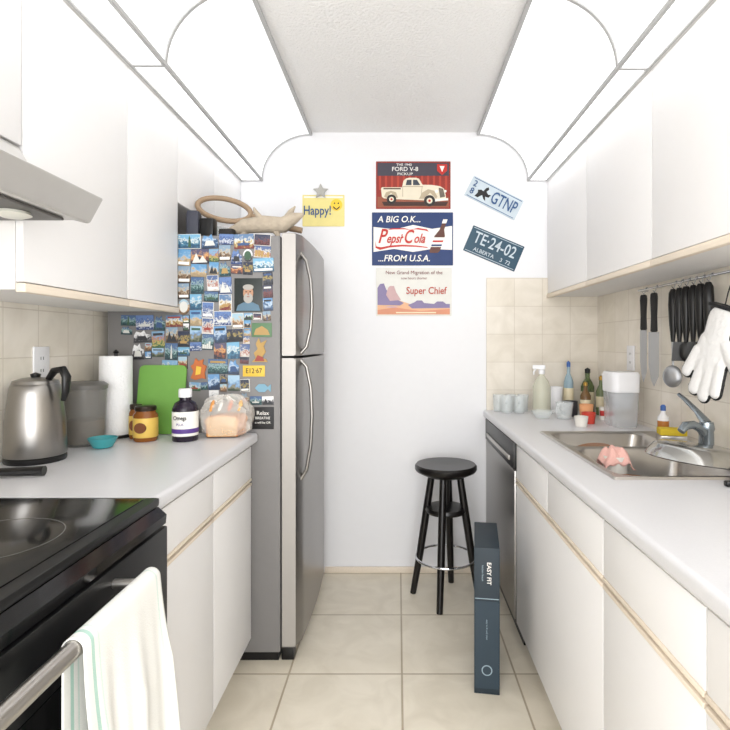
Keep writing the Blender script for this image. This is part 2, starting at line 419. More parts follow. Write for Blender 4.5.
fin(B().lathe([(.010,.095),(.010,.112),(.005,.118),(.001,.118)],(0,0,0),M('blue_cap',(60,100,170),.4)),'bottle_cap',t)
t=thing('table_knife','knife with black handle lying on the worktop','knife',(.83,1.32,ZR+.0012),world=False,rot=(0,0,R(-5)))
fin(B().box(0,.12,-.009,.009,0,.014,black,.004),'handle',t)
fin(B().prism([(.12,-.008),(.25,-.008),(.27,.002),(.25,.009),(.12,.009)],'xy',.004,.006,steel_h),'blade',t)

# ------------------------------------------------------------ dishwasher
t=thing('dishwasher','stainless dishwasher with black control panel under the worktop','dishwasher',(.78,2.47,0))
fin(B().box(.50,1.05,2.14,2.8,.1,.84,dark),'body',t)
fin(B().box(.52,.9,2.15,2.8,0,.1,black),'toe_kick',t)
fin(B().box(.478,.499,2.136,2.82,.115,.725,steel,.004),'door',t)
cp=fin(B().box(.474,.499,2.136,2.82,.73,.842,black,.004),'control_panel',t)
fin(B().box(.468,.4735,2.2,2.75,.755,.775,steel_h,.002),'handle',cp)
fin(B().box(.478,.499,2.821,2.836,.0,.84,white_cab),'filler_strip',t)

# ------------------------------------------------------------ fridge
t=thing('refrigerator','stainless top-freezer refrigerator with grey sides covered in magnets','refrigerator',(-.8,2.4,0))
FY0,FY1=2.04,2.775
fin(B().box(-1.14,-.462,FY0,FY1,.035,1.672,fr_side,.006),'body',t)
def door_prof(x0,x1,bow):
    pr=[(x0,FY0+.002)]
    n=14
    for k in range(n+1):
        u=k/n; y=FY0+.002+(FY1-FY0-.004)*u
        e=min(u,1-u); rd=.018*max(0,1-e/.05)**2
        pr.append((x1+bow*math.sin(math.pi*u)-rd,y))
    pr.append((x0,FY1-.002)); return pr
for nm,z0,z1 in (('freezer_door',1.20,1.683),('door',.055,1.19)):
    pr=door_prof(-.455,-.39,.012)
    b=B(); n=len(pr)
    b.loft([[(x,y,z0) for x,y in pr],[(x,y,z1) for x,y in pr]],steel)
    b.box(-.4555,-.402,FY0+.0005,FY0+.0022,z0+.004,z1-.004,fr_edge)
    d=fin(b,nm,t)
    if z0>1: zs=[1.208,1.235,1.31,1.40,1.50,1.58,1.615]; 
    else: zs=[1.182,1.155,1.07,.96,.84,.74,.70]
    xs=[-.392,-.368,-.351,-.346,-.351,-.368,-.392]
    fin(B().tube([(x,FY0+.055,z) for x,z in zip(xs,zs)],.0075,handle_m,14,flat=1.2),'handle',d,label='slim curved steel bar handle')
fin(B().box(-1.10,-.47,FY0+.01,FY1-.01,0,.034,black),'base_grille',t)
fin(B().box(-.46,-.41,FY0+.01,FY0+.06,.0,.05,black,.004),'foot',t)
fin(B().box(-.50,-.41,FY1-.08,FY1-.02,1.684,1.70,fr_edge,.004),'hinge_cover',t)

# magnets --------------------------------------------------
pals=[[(50,66,50),(130,128,108),(110,145,185),(160,190,212)],[(40,56,80),(70,100,135),(180,195,210),(100,145,190)],
[(150,132,104),(190,166,130),(140,170,196),(95,145,185)],[(34,40,56),(150,90,62),(206,156,100),(80,78,104)],
[(46,80,54),(92,128,84),(196,200,202),(120,160,192)],[(112,48,46),(180,160,104),(214,212,205),(90,120,155)],
[(40,76,104),(70,124,150),(206,210,206),(112,165,196)],[(70,56,44),(128,104,82),(186,174,152),(130,152,172)],
[(22,26,36),(60,66,80),(160,142,80),(34,42,64)],[(200,196,190),(150,78,68),(208,205,196),(80,100,140)],
[(58,92,64),(180,168,100),(170,96,76),(120,158,188)],[(44,64,110),(206,210,216),(60,82,130),(95,122,170)],
[(96,80,62),(150,108,74),(190,168,136),(154,184,200)],[(45,45,48),(100,100,104),(196,196,196),(226,226,226)],
[(28,56,64),(66,104,104),(150,174,170),(72,98,136)],[(64,34,38),(110,58,58),(70,66,82),(40,46,72)]]
pm=[pic_mat(i,p) for i,p in enumerate(pals)]
names=['landscape','harbour','beach','sunset','meadow','festive','seaside','old town','night skyline','flag','garden','blue and white','desert','black and white','lake','dusk']
YF=FY0-.0001
sf=FY0/F
def mx_(px): return (px-398)*sf
def mz_(py): return H-(py-343)*sf
details=[M('sil_dark',(48,50,54),.5),M('sil_white',(214,214,208),.5),M('sil_red',(150,66,58),.5),M('sil_ochre',(176,144,90),.5),M('sil_green',(62,92,70),.5),M('sil_blue',(62,88,130),.5)]
def magnet(px,py,w,h,i,tilt=0,rim=None,shape=0):
    w*=sf; h*=sf; b=B(); base=rim if rim else pm[i]
    if shape==1:
        b.prism([(w/2*math.cos(a*.3927),h/2*math.sin(a*.3927)) for a in range(16)],'xz',-.0035,0,base)
        b.prism([(w*.36*math.cos(a*.3927),h*.36*math.sin(a*.3927)) for a in range(16)],'xz',-.0040,0,random.choice(details))
    elif shape==2:
        c=random.choice(details)
        b.prism([(-w*.48,-h*.48),(w*.48,-h*.48),(w*.44,h*.1),(w*.2,h*.2),(w*.12,h*.48),(-w*.05,h*.3),(-w*.3,h*.42),(-w*.42,h*.12)],'xz',-.005,0,base,.0006)
        b.prism([(-w*.3,-h*.3),(w*.3,-h*.3),(w*.2,h*.02),(-w*.2,h*.05)],'xz',-.0056,0,c)
    else:
        b.box(-w/2,w/2,-.003,0,-h/2,h/2,base,.0006,1)
        e=.0016 if rim else .0004
        if rim: b.box(-w/2+e,w/2-e,-.0036,-.0029,-h/2+e,h/2-e,pm[i])
        y0=-.0042; k=random.randrange(9); c=random.choice(details); W=w/2-e-.001; Hh=h/2-e-.001
        if k==0: b.prism([(-W*.9,-Hh*.9),(W*.1,-Hh*.9),(-W*.4,Hh*.5)],'xz',y0,-.003,c); b.prism([(-W*.2,-Hh*.9),(W*.9,-Hh*.9),(W*.35,Hh*.1)],'xz',y0-.0002,-.003,c)
        elif k==1: b.prism([(-W*.10,-Hh*.9),(W*.18,-Hh*.9),(W*.12,Hh*.5),(W*.04,Hh*.9),(-W*.04,Hh*.5)],'xz',y0,-.003,c)
        elif k==2:
            for q in range(5):
                xx=-W*.9+q*W*.37; hh2=Hh*random.uniform(-.5,.3); b.prism([(xx,-Hh*.9),(xx+W*.32,-Hh*.9),(xx+W*.32,hh2),(xx,hh2)],'xz',y0-.0001*q,-.003,c)
        elif k==3: b.prism([(-W*.9,-Hh*.9),(W*.9,-Hh*.9),(W*.9,-Hh*.55),(-W*.9,-Hh*.55)],'xz',y0,-.003,wprint)
        elif k==4: b.prism([(-W*.8,Hh*.5),(W*.8,Hh*.5),(W*.8,Hh*.8),(-W*.8,Hh*.8)],'xz',y0,-.003,c)
        elif k==5: b.prism([(-W*.6,-Hh*.6),(W*.5,-Hh*.6),(W*.7,-Hh*.3),(W*.1,-Hh*.2),(0,Hh*.4),(-W*.1,-Hh*.2),(-W*.7,-Hh*.3)],'xz',y0,-.003,c)
    lab={0:'small rectangular souvenir magnet with %s picture on the refrigerator'%names[i],1:'small oval souvenir magnet in %s colours on the refrigerator'%names[i],2:'small moulded souvenir magnet in %s colours on the refrigerator'%names[i]}[shape]
    fin(b,'fridge_magnet',label=lab,cat='fridge magnet',group='souvenir magnets on the refrigerator',loc=(mx_(px),YF,mz_(py)),rot=(0,R(tilt),0))
special=[(234,277,263,313),(250,338,270,367),(240,365,268,379),(251,406,276,430),(189,356,208,382),(251,321,274,339),(224,392,240,409),(250,381,274,396)]
X0,Y0_,X1,Y1_=118,234,275,408
occ=[[True]*(X1-X0) for _ in range(Y1_-Y0_)]
bands=[(234,315,178,274),(315,336,121,274),(336,349,127,274),(349,363,132,274),(363,377,162,274),(377,392,189,274),(392,408,209,274)]
for a,c,p,q in bands:
    for y in range(a,c):
        for x in range(p,q): occ[y-Y0_][x-X0]=False
for a,c,p,q in special:
    for y in range(max(c,Y0_),min(q,Y1_)):
        for x in range(max(a,X0),min(p,X1)): occ[y-Y0_][x-X0]=True
sizes=[(21,14),(19,13),(17,12),(18,15),(13,17),(12,16),(15,11),(20,15),(23,15),(16,13),(12,9),(10,13),(8,10),(9,7),(7,8)]
def free(x,y,w,h):
    if x+w>X1-X0 or y+h>Y1_-Y0_: return False
    return not any(occ[j][i] for j in range(y,y+h) for i in range(x,x+w))
lasti=-1
for y in range(Y1_-Y0_):
    for x in range(X1-X0):
        if occ[y][x]: continue
        cand=sizes[:10]; random.shuffle(cand); cand+=sizes[10:]
        for w,h in cand:
            if free(x,y,w,h):
                for j in range(y,y+h):
                    for i in range(x,x+w): occ[j][i]=True
                ii=random.randrange(len(pm))
                while ii==lasti: ii=random.randrange(len(pm))
                lasti=ii; rnd=random.random()
                shp=0 if rnd<.88 else (1 if rnd<.90 else 2)
                magnet(X0+x+w/2,Y0_+y+h/2,w-.4,h-.4,ii,random.uniform(-4,4),wprint if random.random()<.16 else (kprint if random.random()<.1 else None),shp)
                break
MG='souvenir magnets on the refrigerator'
def smag(b,px,py,label,tilt=0):
    fin(b,'fridge_magnet',label=label,cat='fridge magnet',group=MG,loc=(mx_(px),YF,mz_(py)),rot=(0,R(tilt),0))
s=sf*.93
b=B().box(-15*s,15*s,-.003,0,-18*s,18*s,M('dark_photo',(30,38,36),.4),.0006)
skin=M('skin_print',(180,136,108),.5); beard=M('grey_beard_print',(168,164,158),.5); shirt=M('blue_shirt_print',(90,120,140),.5)
def ell(cx,cz,rx,rz,n=20): return [((cx+rx*math.cos(2*math.pi*k/n))*s,(cz+rz*math.sin(2*math.pi*k/n))*s) for k in range(n)]
b.prism([(-13*s,-17*s),(-11*s,-11*s),(-5*s,-8*s),(5*s,-8*s),(11*s,-11*s),(13*s,-17*s)],'xz',-.0036,-.003,shirt)
b.prism(ell(0,2,5.4,8),'xz',-.0040,-.003,skin); b.prism(ell(0,-3.5,5,5.5),'xz',-.0044,-.003,beard)
b.prism(ell(0,8.3,5.8,3),'xz',-.0044,-.003,beard); b.prism(ell(-2.1,3.4,1,.6,8),'xz',-.0046,-.003,kprint); b.prism(ell(2.1,3.4,1,.6,8),'xz',-.0046,-.003,kprint)
b.prism(ell(0,1.0,.9,1.6,8),'xz',-.0046,-.003,M('nose_print',(160,112,88),.5)); b.prism(ell(0,-2,1.7,.5,8),'xz',-.0048,-.003,M('lip_print',(150,80,70),.5))
smag(b,248.5,295,'portrait photo magnet of a grey-bearded person in a blue shirt')
s=sf
ym_=M('yellow_print',(226,188,70),.5); om=M('orange_resin',(190,106,56),.5); gm=M('gold_resin',(180,146,84),.5)
b=B().box(-11*s,11*s,-.003,0,-5.5*s,5.5*s,ym_,.0006); b.text('E12·67',7*s,0,-.0032,0,kprint,bold=.0002,sx=.85); smag(b,254,371,'tiny yellow number plate magnet with dark characters',0)
b=B().box(-11*s,11*s,-.004,0,-11*s,11*s,kprint,.0006)
b.text('Relax',5.6*s,0,-.0042,5*s,wprint); b.text('BREATHE',3.6*s,0,-.0042,0,wprint); b.text('it will be OK',3*s,0,-.0042,-4.5*s,wprint)
smag(b,263,418,'square black magnet with white lettering',0)
b=B().prism([(x*s,z*s) for x,z in [(-8,-9),(-3,-11),(3,-9),(7,-10),(6,-4),(8,3),(4,5),(5,10),(0,8),(-3,11),(-5,5),(-8,3),(-5,-2)]],'xz',-.006,0,om,.001); b.prism([(x*s,z*s) for x,z in [(-3,-6),(2,-5),(3,2),(-2,3)]],'xz',-.0068,0,ym_); smag(b,199,369,'orange resin rooster shaped magnet')
b=B().prism([(x*s,z*s) for x,z in [(-8,-10),(8,-10),(6,-7),(2,-6),(6,0),(4,6),(7,12),(1,9),(-1,14),(-4,8),(-2,3),(-6,-1),(-4,-6)]],'xz',-.006,0,gm,.001); b.prism([(x*s,z*s) for x,z in [(-5,-9),(5,-9),(3,-5),(-2,-3)]],'xz',-.0068,0,details[2]); smag(b,260,352,'golden dancing figure shaped magnet')
b=B().prism([((7*math.cos(R(90+36*k))*(1 if k%2==0 else .45))*s,(7*math.sin(R(90+36*k))*(1 if k%2==0 else .45))*s) for k in range(10)],'xz',-.005,0,M('teal_resin',(70,140,140),.4),.0008); smag(b,232,400,'teal star shaped magnet')
b=B().box(-10*s,10*s,-.003,0,-7*s,7*s,M('green_print',(90,124,90),.5),.0008); b.prism([(-8*s,-5*s),(8*s,-5*s),(6*s,0),(0,4*s),(-6*s,1*s)],'xz',-.0036,-.003,details[3]); smag(b,262,330,'green souvenir magnet with yellow hill picture')
b=B().prism([(x*s,z*s) for x,z in [(-7,0),(-3,4),(3,4),(6,1),(9,4),(9,-4),(6,-1),(3,-4),(-3,-4)]],'xz',-.005,0,M('cyan_resin',(120,164,186),.4),.0008); smag(b,262,388,'blue fish shaped magnet')

# on top of fridge -----------------------------------------
ZF=1.6725
rat=M('pale_rattan',(158,134,108),.6); dw=M('driftwood',(196,182,162),.8,noise=.22,ns=30,bump=.5,bs=60)
t=thing('racket','pale brown wooden racket frame resting on top of the refrigerator','racket',(-.72,2.20,ZF),world=True)
cx,cz=-.735,1.815
pts=[(cx+.112*math.cos(a),2.20+.03*math.sin(a),cz+.052*math.sin(a)+.022*math.cos(a)*-1) for a in [2*math.pi*k/36 for k in range(36)]]
fin(B().tube(pts,.0115,rat,10,True),'frame',t)
fin(B().tube([(-.630,2.20,1.792),(-.56,2.21,1.768),(-.47,2.22,1.742),(-.41,2.22,1.73)],[.011,.013,.014,.013],rat),'handle',t)
b=B(); b.tube([(-.70,2.14,1.705),(-.63,2.13,1.728),(-.55,2.13,1.737),(-.47,2.13,1.733),(-.42,2.12,1.762),(-.385,2.12,1.775)],[.012,.030,.036,.034,.022,.006],dw,12)
b.tube([(-.62,2.13,1.71),(-.635,2.12,1.69),(-.64,2.12,1.6735)],[.014,.009,.004],dw); b.tube([(-.50,2.13,1.71),(-.49,2.12,1.69),(-.485,2.12,1.6735)],[.016,.01,.005],dw)
b.tube([(-.47,2.13,1.74),(-.44,2.14,1.79),(-.425,2.15,1.815)],[.016,.012,.003],dw); b.tube([(-.55,2.12,1.745),(-.58,2.11,1.785),(-.585,2.11,1.80)],[.014,.009,.003],dw)
fin(b,'driftwood',label='weathered tan driftwood branch lying on top of the refrigerator',cat='driftwood')
fin(B().box(-.025,.025,-.03,.03,0,.105,M('dark_blue_pouch',(58,60,72),.6),.012),'pouch',label='dark blue zipped pouch on top of the refrigerator',cat='pouch',loc=(-.82,2.09,ZF+.001),rot=(0,0,R(8)))
fin(B().box(-.030,.030,-.022,.022,0,.075,black,.012),'pouch',label='black zipped pouch on top of the refrigerator',cat='pouch',loc=(-.76,2.085,ZF+.001),rot=(0,0,R(-6)))
cup('glass_jar',.035,.04,.085,glass,(-.79,2.30,ZF),'clear glass jar on top of the refrigerator','jar')
fin(B().box(-.035,.025,-.018,.018,0,.03,dark,.008),'glasses_case',label='dark glasses case on top of the refrigerator',cat='case',loc=(-.675,2.07,ZF+.001),rot=(0,0,R(-8)))

# ------------------------------------------------------------ signs on the back wall
S=D/F
def plate(x0,y0,x1,y1,m,label,draw,rot=0,bev=.002,name='wall_sign',cat='sign',w=None,h=None):
    cx,cy=(x0+x1)/2,(y0+y1)/2
    w=w or (x1-x0); h=h or (y1-y0)
    b=B().box(-w*S/2,w*S/2,-.0025,0,-h*S/2,h*S/2,m,bev,1)
    lay=[0]
    def P(pts,mm): lay[0]+=1; b.prism([((x-cx)*S,(cy-z)*S) for x,z in pts],'xz',-.0026-.00012*lay[0],-.0024,mm)
    def T(txt,x,y,size,mm,**k): b.text(txt,size*S,(x-cx)*S,-.0064,(cy-y)*S,mm,**k)
    draw(P,T); fin(b,name,label=label,cat=cat,loc=(cx*S-398*S,D-.0001,H-(cy-343)*S),rot=(0,R(rot),0))
def circ(cx,cy,r,n=18,ry=None): ry=ry or r; return [(cx+r*math.cos(2*math.pi*k/n),cy+ry*math.sin(2*math.pi*k/n)) for k in range(n)]
redbg=M('deep_red_print',(160,50,38),.45,noise=.2,ns=15); truck=M('truck_cream_print',(232,222,200),.4); tan=M('tan_print',(150,84,60),.5); sky=M('pale_sky_print',(226,225,218),.5)
slate=M('dark_slate_print',(70,66,78),.5)
trsh=M('truck_shade_print',(186,170,144),.4)
dkred=M('dark_red_print',(120,34,30),.5); purple=M('purple_print',(134,122,160),.5); orange=M('orange_print',(228,178,138),.5); glasp=M('window_print',(60,66,78),.4); tyre=M('tyre_print',(40,36,34),.5)
def d1(P,T):
    P([(377.5,163),(449,163),(449,176),(377.5,176)],slate)
    P([(377.5,197),(449,197),(449,207.5),(377.5,207.5)],tan)
    for k in range(12): P([(379+k*6,176),(381+k*6,176),(381+k*6,190),(379+k*6,190)],M('red_fold_print',(182,66,50),.5))
    P([(382,202),(448,202),(446,206),(384,206)],M('shadow_print',(70,44,38),.6))
    P([(382,197),(381,189),(382,187.5),(402,187.5),(403.5,181),(406,178.8),(409,178),(416,178),(419,179),(422.5,185),(432,185.2),(440,186.5),(444,189),(445.5,194.5),(446,199),(441,201),(424,200.5),(398,199.5),(384,198.5)],truck)
    P([(383.5,188.2),(400.8,188.2),(400.8,189.6),(383.5,189.6)],M('bed_shadow_print',(96,76,60),.5)); P([(402.4,186.5),(403,186.5),(403,197),(402.4,197)],trsh); P([(403,186.4),(423,186.4),(423,187.2),(403,187.2)],trsh); P([(421.8,187),(422.4,187),(421.5,195),(420.9,195)],trsh)
    P([(405.6,185.4),(407,180.2),(411.5,180),(411.5,185.4)],glasp); P([(413,185.4),(413,180),(417,180.2),(420.2,185.4)],glasp)
    P([(384,197),(386,192.5),(391,191),(396,192.5),(398,198),(396,198),(391,193),(386.5,198)],trsh)
    P(circ(391.5,199.5,4.8),tyre); P(circ(391.5,199.5,2.4),truck); P(circ(391.5,199.5,1.1),red)
    P([(419,199),(422,193),(428,189.5),(434,191),(437.5,197),(436,199),(430,193),(424,199)],trsh)
    P(circ(429.5,201,5.6),tyre); P(circ(429.5,201,2.9),truck); P(circ(429.5,201,1.3),red)
    P([(438.5,188),(443,189),(445,197),(440,198)],M('grille_print',(110,100,90),.4)); P(circ(436.5,191.5,1.7),wprint); P(circ(445.3,191.5,1.2),wprint)
    P([(435,199.5),(448,198.5),(448,200.5),(435,201.7)],wprint)
    P([(437,164.5),(447,164.5),(447,171),(442,175.5),(437,171)],red); P([(439.5,166.5),(444.5,166.5),(442,172.5)],wprint)
    T('THE 1940',404,165.2,3.4,wprint,bold=.0001,sx=1.1); T('FORD V-8',405,169.6,5.8,wprint,bold=.0003,sx=1.05); T('PICKUP',405,174.4,3.6,wprint,bold=.0001,sx=1.3)
plate(376,161.5,450.5,209,redbg,'rectangular metal sign with cream vintage pickup truck on red',d1)
def d2(P,T):
    P([(373.5,227),(395,229.5),(413,225),(432,229),(452,226),(452,250),(432,249),(413,252),(394,249),(373.5,252)],wprint)
    T('A BIG O.K...',399,219.8,8.8,wprint,bold=.0006,shear=.2,sx=.95)
    T('P',381.5,237,20,red,bold=.0016,shear=.35,sx=.75); T('epsi',393.5,239,13,red,bold=.0014,shear=.4,sx=.72); T('·',402.5,238,14,red,bold=.001)
    T('C',407.5,237.5,19,red,bold=.0016,shear=.35,sx=.66); T('ola',419,239,13,red,bold=.0014,shear=.4,sx=.72)
    T('...FROM U.S.A.',404,258.7,9,wprint,bold=.0006,shear=.2,sx=.95)
    P([(375.5,241),(376.5,246.5),(381,247.4),(390,245.6),(402,244.8),(416,245.5),(427,247),(428,248),(416,247),(402,246.6),(390,247.6),(380,250),(375.5,248)],red)
    P([(386,230.4),(392,228.4),(404,228.2),(412,230),(404,229.5),(393,229.6)],red); P([(411,229.6),(418,228),(427,229.4),(429,232),(425,230.6),(417,229.6)],red)
    br=M('cola_print',(92,48,34),.4)
    X=lambda px,py: (440+(px-440)*.95+(238-py)*.34,py)
    P([X(*q) for q in [(437,223),(441,223),(441.5,230),(444.5,236),(444.5,251),(443,253),(435,253),(433.5,251),(433.5,236),(436.5,230)]],br)
    P([X(*q) for q in [(436.7,219.5),(441.3,219.5),(441.3,223.5),(436.7,223.5)]],wprint)
    P([X(*q) for q in [(433.5,237.5),(444.5,237.5),(444.5,247),(433.5,247)]],wprint)
    P([X(*q) for q in [(433.5,240.5),(444.5,240.5),(444.5,242.3),(433.5,242.3)]],red); P([X(*q) for q in [(433.5,244.5),(444.5,244.5),(444.5,246.3),(433.5,246.3)]],navy)
plate(372,212.5,453,265.5,navy,'navy blue metal soft drink sign with red lettering and bottle',d2)
def d3(P,T):
    P([(377.5,299),(390,297),(398,300),(410,304),(449.8,305),(449.8,314.5),(377.5,314.5)],orange)
    P([(377.5,288),(380,284),(384,283.5),(386,289),(390,295),(396,299),(404,303),(400,305.5),(377.5,305)],purple)
    P([(386,295),(388,288),(390,286),(394,286),(396,292),(401,300),(390,301)],M('mauve_print',(200,166,166),.5))
    P([(408,305),(414,302.5),(417,300.5),(422,300.5),(424,303),(434,304),(437,301.5),(443,301.5),(446,304),(449.8,304),(449.8,308),(412,308.5)],purple)
    P([(377.5,310),(395,307.5),(420,311),(449.8,309),(449.8,314.5),(377.5,314.5)],M('sand_print',(214,144,112),.5))
    P([(384,307),(392,305.8),(400,307),(392,308)],M('mauve_print',(200,166,166),.5))
    P([(396,312),(436,312),(436,313.2),(396,313.2)],cream)
    T('New Grand Migration of the',414,272.8,5,dkred,sx=.98); T('Super Chief',426,291,10,M('brick_red_print',(186,70,50),.5),bold=.0006,sx=.84,shear=.05)
    T('now hours shorter',414,278.4,3.4,dkred)
plate(376,268,451.5,316,sky,'metal railway travel sign with desert mesas and red lettering',d3)
pwhite=M('plate_white',(200,212,220),.35); pteal=M('plate_teal',(40,76,96),.35); pblue=M('plate_blue_print',(44,84,134),.4)
def d4(P,T):
    P([(467.5,188.2),(520.5,188.2),(520.5,188.9),(467.5,188.9)],pblue)
    P([(468,207.2),(520,207.2),(520,207.9),(468,207.9)],pblue)
    T('2',471,194,8.5,pblue,bold=.0005); T('8',471,202,8.5,pblue,bold=.0005)
    T('GTNP',505,198.5,17.5,pblue,bold=.0008,sx=.60)
    P([(475.5,205),(477,200.5),(476,198),(479,196.5),(481.5,197),(482.5,193),(484.5,191),(486,193),(484.5,196),(487.5,198),(490,197),(489,200.5),(485.5,201),(487.5,205),(485,204),(482,201),(479,205)],kprint)
plate(466,187,522,209,pwhite,'white licence plate with blue characters tilted on the wall',d4,27,name='license_plate',cat='license plate')
def d5(P,T):
    T('TE·24-02',493.5,245.5,16.5,pwhite,bold=.0007,sx=.74); T('ALBERTA',486,256.8,5.4,pwhite,bold=.0002); T('3  72',509,256.8,5.4,pwhite,bold=.0002)
    for q in (((467.5,236.3),(520,236.3),(520,236.8),(467.5,236.8)),((467.5,260.2),(520,260.2),(520,260.7),(467.5,260.7))): P(q,pwhite)
plate(466,235,521.5,262,pteal,'dark teal licence plate with white characters tilted on the wall',d5,23,name='license_plate',cat='license plate')
hy=M('yellow_card',(236,222,146),.6)
def d6(P,T):
    P([(304,196.5),(343,196.5),(343,198),(304,198)],wprint)
    T('Happy!',317.5,211,13,pblue,bold=.0007,sx=.76)
    P(circ(336.5,205,6),M('smile_yellow',(246,206,60),.5)); P(circ(334.6,203.4,.8,8),kprint); P(circ(338.4,203.4,.8,8),kprint)
    P([(333,206),(336.5,209),(340,206),(339.6,208),(336.5,210.2),(333.4,208)],kprint)
plate(302.5,195,344.5,226.5,hy,'pale yellow card with blue lettering and smiling face',d6,0,name='greeting_card',cat='card')
b=B().prism([((.045*math.cos(R(90+36*k))*(1 if k%2==0 else .45)),(.045*math.sin(R(90+36*k))*(1 if k%2==0 else .45))) for k in range(10)],'xz',-.012,0,M('silver_star',(170,168,162),.4,.5),.003)
fin(b,'star_ornament',label='small silver star ornament on the wall above the yellow card',cat='ornament',loc=((321-398)*S,D-.0045,H+151*S))

# ------------------------------------------------------------ stool
sx_,sy_=.235,2.56
t=thing('stool','round black wooden stool with metal foot ring','stool',(sx_,sy_,0))
fin(B().lathe([(.10,.60),(.145,.622),(.152,.632),(.152,.648),(.145,.656),(.12,.655),(.001,.651)],(sx_,sy_,0),blackw,40),'seat',t)
b=B().lathe([(.02,.42),(.02,.605)],(sx_,sy_,0),M('screw_steel',(70,68,66),.4,.8)); b.lathe([(.05,.415),(.095,.42),(.1,.43),(.095,.445),(.05,.45)],(sx_,sy_,0),blackw); fin(b,'screw_post',t)
for a in (-105,-15,75,165):
    ca,sa=math.cos(R(a)),math.sin(R(a))
    b=B(); pts=[(sx_+r*ca,sy_+r*sa,z) for r,z in ((.07,.60),(.095,.43),(.13,.2),(.165,.0))]
    b.tube(pts,[.017,.019,.018,.015],blackw,10); fin(b,'leg',t)
pts=[(sx_+.145*math.cos(2*math.pi*k/40),sy_+.145*math.sin(2*math.pi*k/40),.20) for k in range(40)]
fin(B().tube(pts,.006,chrome,8,True),'foot_ring',t)

# ------------------------------------------------------------ box on the floor
bx=M('dark_teal_carton',(32,46,56),.5); bl=M('carton_light_print',(150,170,180),.5); bx2=M('carton_mid_print',(44,60,72),.5)
b=B().box(0,.09,0,.27,0,.52,bx,.002)
b.box(.003,.087,-.0006,.001,.338,.341,bl); b.box(.003,.087,-.0005,.001,.02,.33,bx2)
Tm=Matrix.Translation((.052,-.0009,.43))@Matrix.Rotation(R(90),4,'Y')
b.text('EASY FIT',.021,0,0,0,wprint,T=Tm,bold=.0003)
Tm=Matrix.Translation((.030,-.0009,.43))@Matrix.Rotation(R(90),4,'Y'); b.text('kitchen faucet',.010,0,0,0,bl,T=Tm)
Tm=Matrix.Translation((.045,-.0009,.23))@Matrix.Rotation(R(90),4,'Y'); b.text('easy to fit and clean',.009,0,0,0,bl,T=Tm)
b.prism([(.045+.019*math.cos(2*math.pi*k/24),.085+.019*math.sin(2*math.pi*k/24)) for k in range(24)],'xz',-.0009,.001,bl)
b.prism([(.045+.015*math.cos(2*math.pi*k/24),.085+.015*math.sin(2*math.pi*k/24)) for k in range(24)],'xz',-.0013,.001,bx2)
fin(b,'cardboard_box',label='tall narrow dark teal cardboard box standing on the floor tiles',cat='box',loc=(.272,1.857,0),rot=(0,0,R(-8.5)))

# ------------------------------------------------------------ range hood
t=thing('range_hood','slim stainless under-cabinet range hood','range hood',(-.9,.80,1.522))
prf=[(XL+.002,1.530),(-.74,1.530),(-.708,1.522),(-.701,1.524),(-.672,1.577),(-.676,1.581),(-.81,1.602),(-.865,1.698),(XL+.002,1.698)]
fin(B().prism(prf,'xz',.425,1.186,hoodm,.0015),'canopy',t)
fin(B().box(-1.12,-.745,.45,1.16,1.523,1.5295,M('mesh_filter',(112,110,108),.5,.4),.002),'filter',t)
fin(B().lathe([(.03,0),(.034,-.006),(.02,-.012),(.001,-.012)],(-.80,1.08,1.5225),M('lamp_lens',(225,225,215),.3)),'lamp',t)

# ------------------------------------------------------------ range
t=thing('electric_range','black glass-top electric range with steel door handle','range',(-.84,.80,0))
RY0,RY1=.43,1.180
fin(B().box(XL+.01,-.565,RY0,RY1,.0,.880,black),'body',t)
ct=B().box(XL+.005,-.540,RY0,RY1,.881,.900,black,.006); ct.box(XL+.03,-.567,RY0+.02,RY1-.02,.899,.9025,blackg,.001)
ct=fin(ct,'cooktop',t)
for x,y,r in ((-.72,.92,.112),(-.70,.62,.085),(-1.0,.95,.085),(-1.0,.62,.1)):
    b=B(); b.lathe([(r,0),(r-.0022,.0)],(x,y,.9029),ringm,60,False,False)
    fin(b,'burner_ring',ct)
fin(B().prism([(-.566,.879),(-.543,.879),(-.524,.862),(-.526,.842),(-.566,.842)],'xz',RY0+.002,RY1-.002,blackg),'front_panel',t)
d=B().box(-.564,-.521,RY0+.003,RY1-.003,.235,.838,black,.005); d.box(-.5212,-.5195,RY0+.08,RY1-.08,.35,.72,blackg); d=fin(d,'door',t)
hb=B().tube([(-.468,RY0+.03,.808),(-.468,.985,.808)],.0145,steel_h,18,flat=.85)
for y in (RY0+.06,.955): hb.tube([(-.522,y,.808),(-.476,y,.808)],.009,steel_h)
fin(hb,'handle',d,label='long satin steel bar handle')
fin(B().box(-.564,-.524,RY0+.003,RY1-.003,.03,.228,black,.005),'drawer',t)
t=thing('spatula','black nylon spatula lying on the worktop in front of the kettle','spatula',(-1.03,1.35,.9005),world=False,rot=(0,0,R(12)))
fin(B().tube([(-.12,0,.012),(0,0,.014),(.10,.0,.013)],[.012,.011,.013],black,flat=1.3),'handle',t)
fin(B().box(-.2,-.11,-.035,.035,.002,.006,black,.0015),'blade',t)

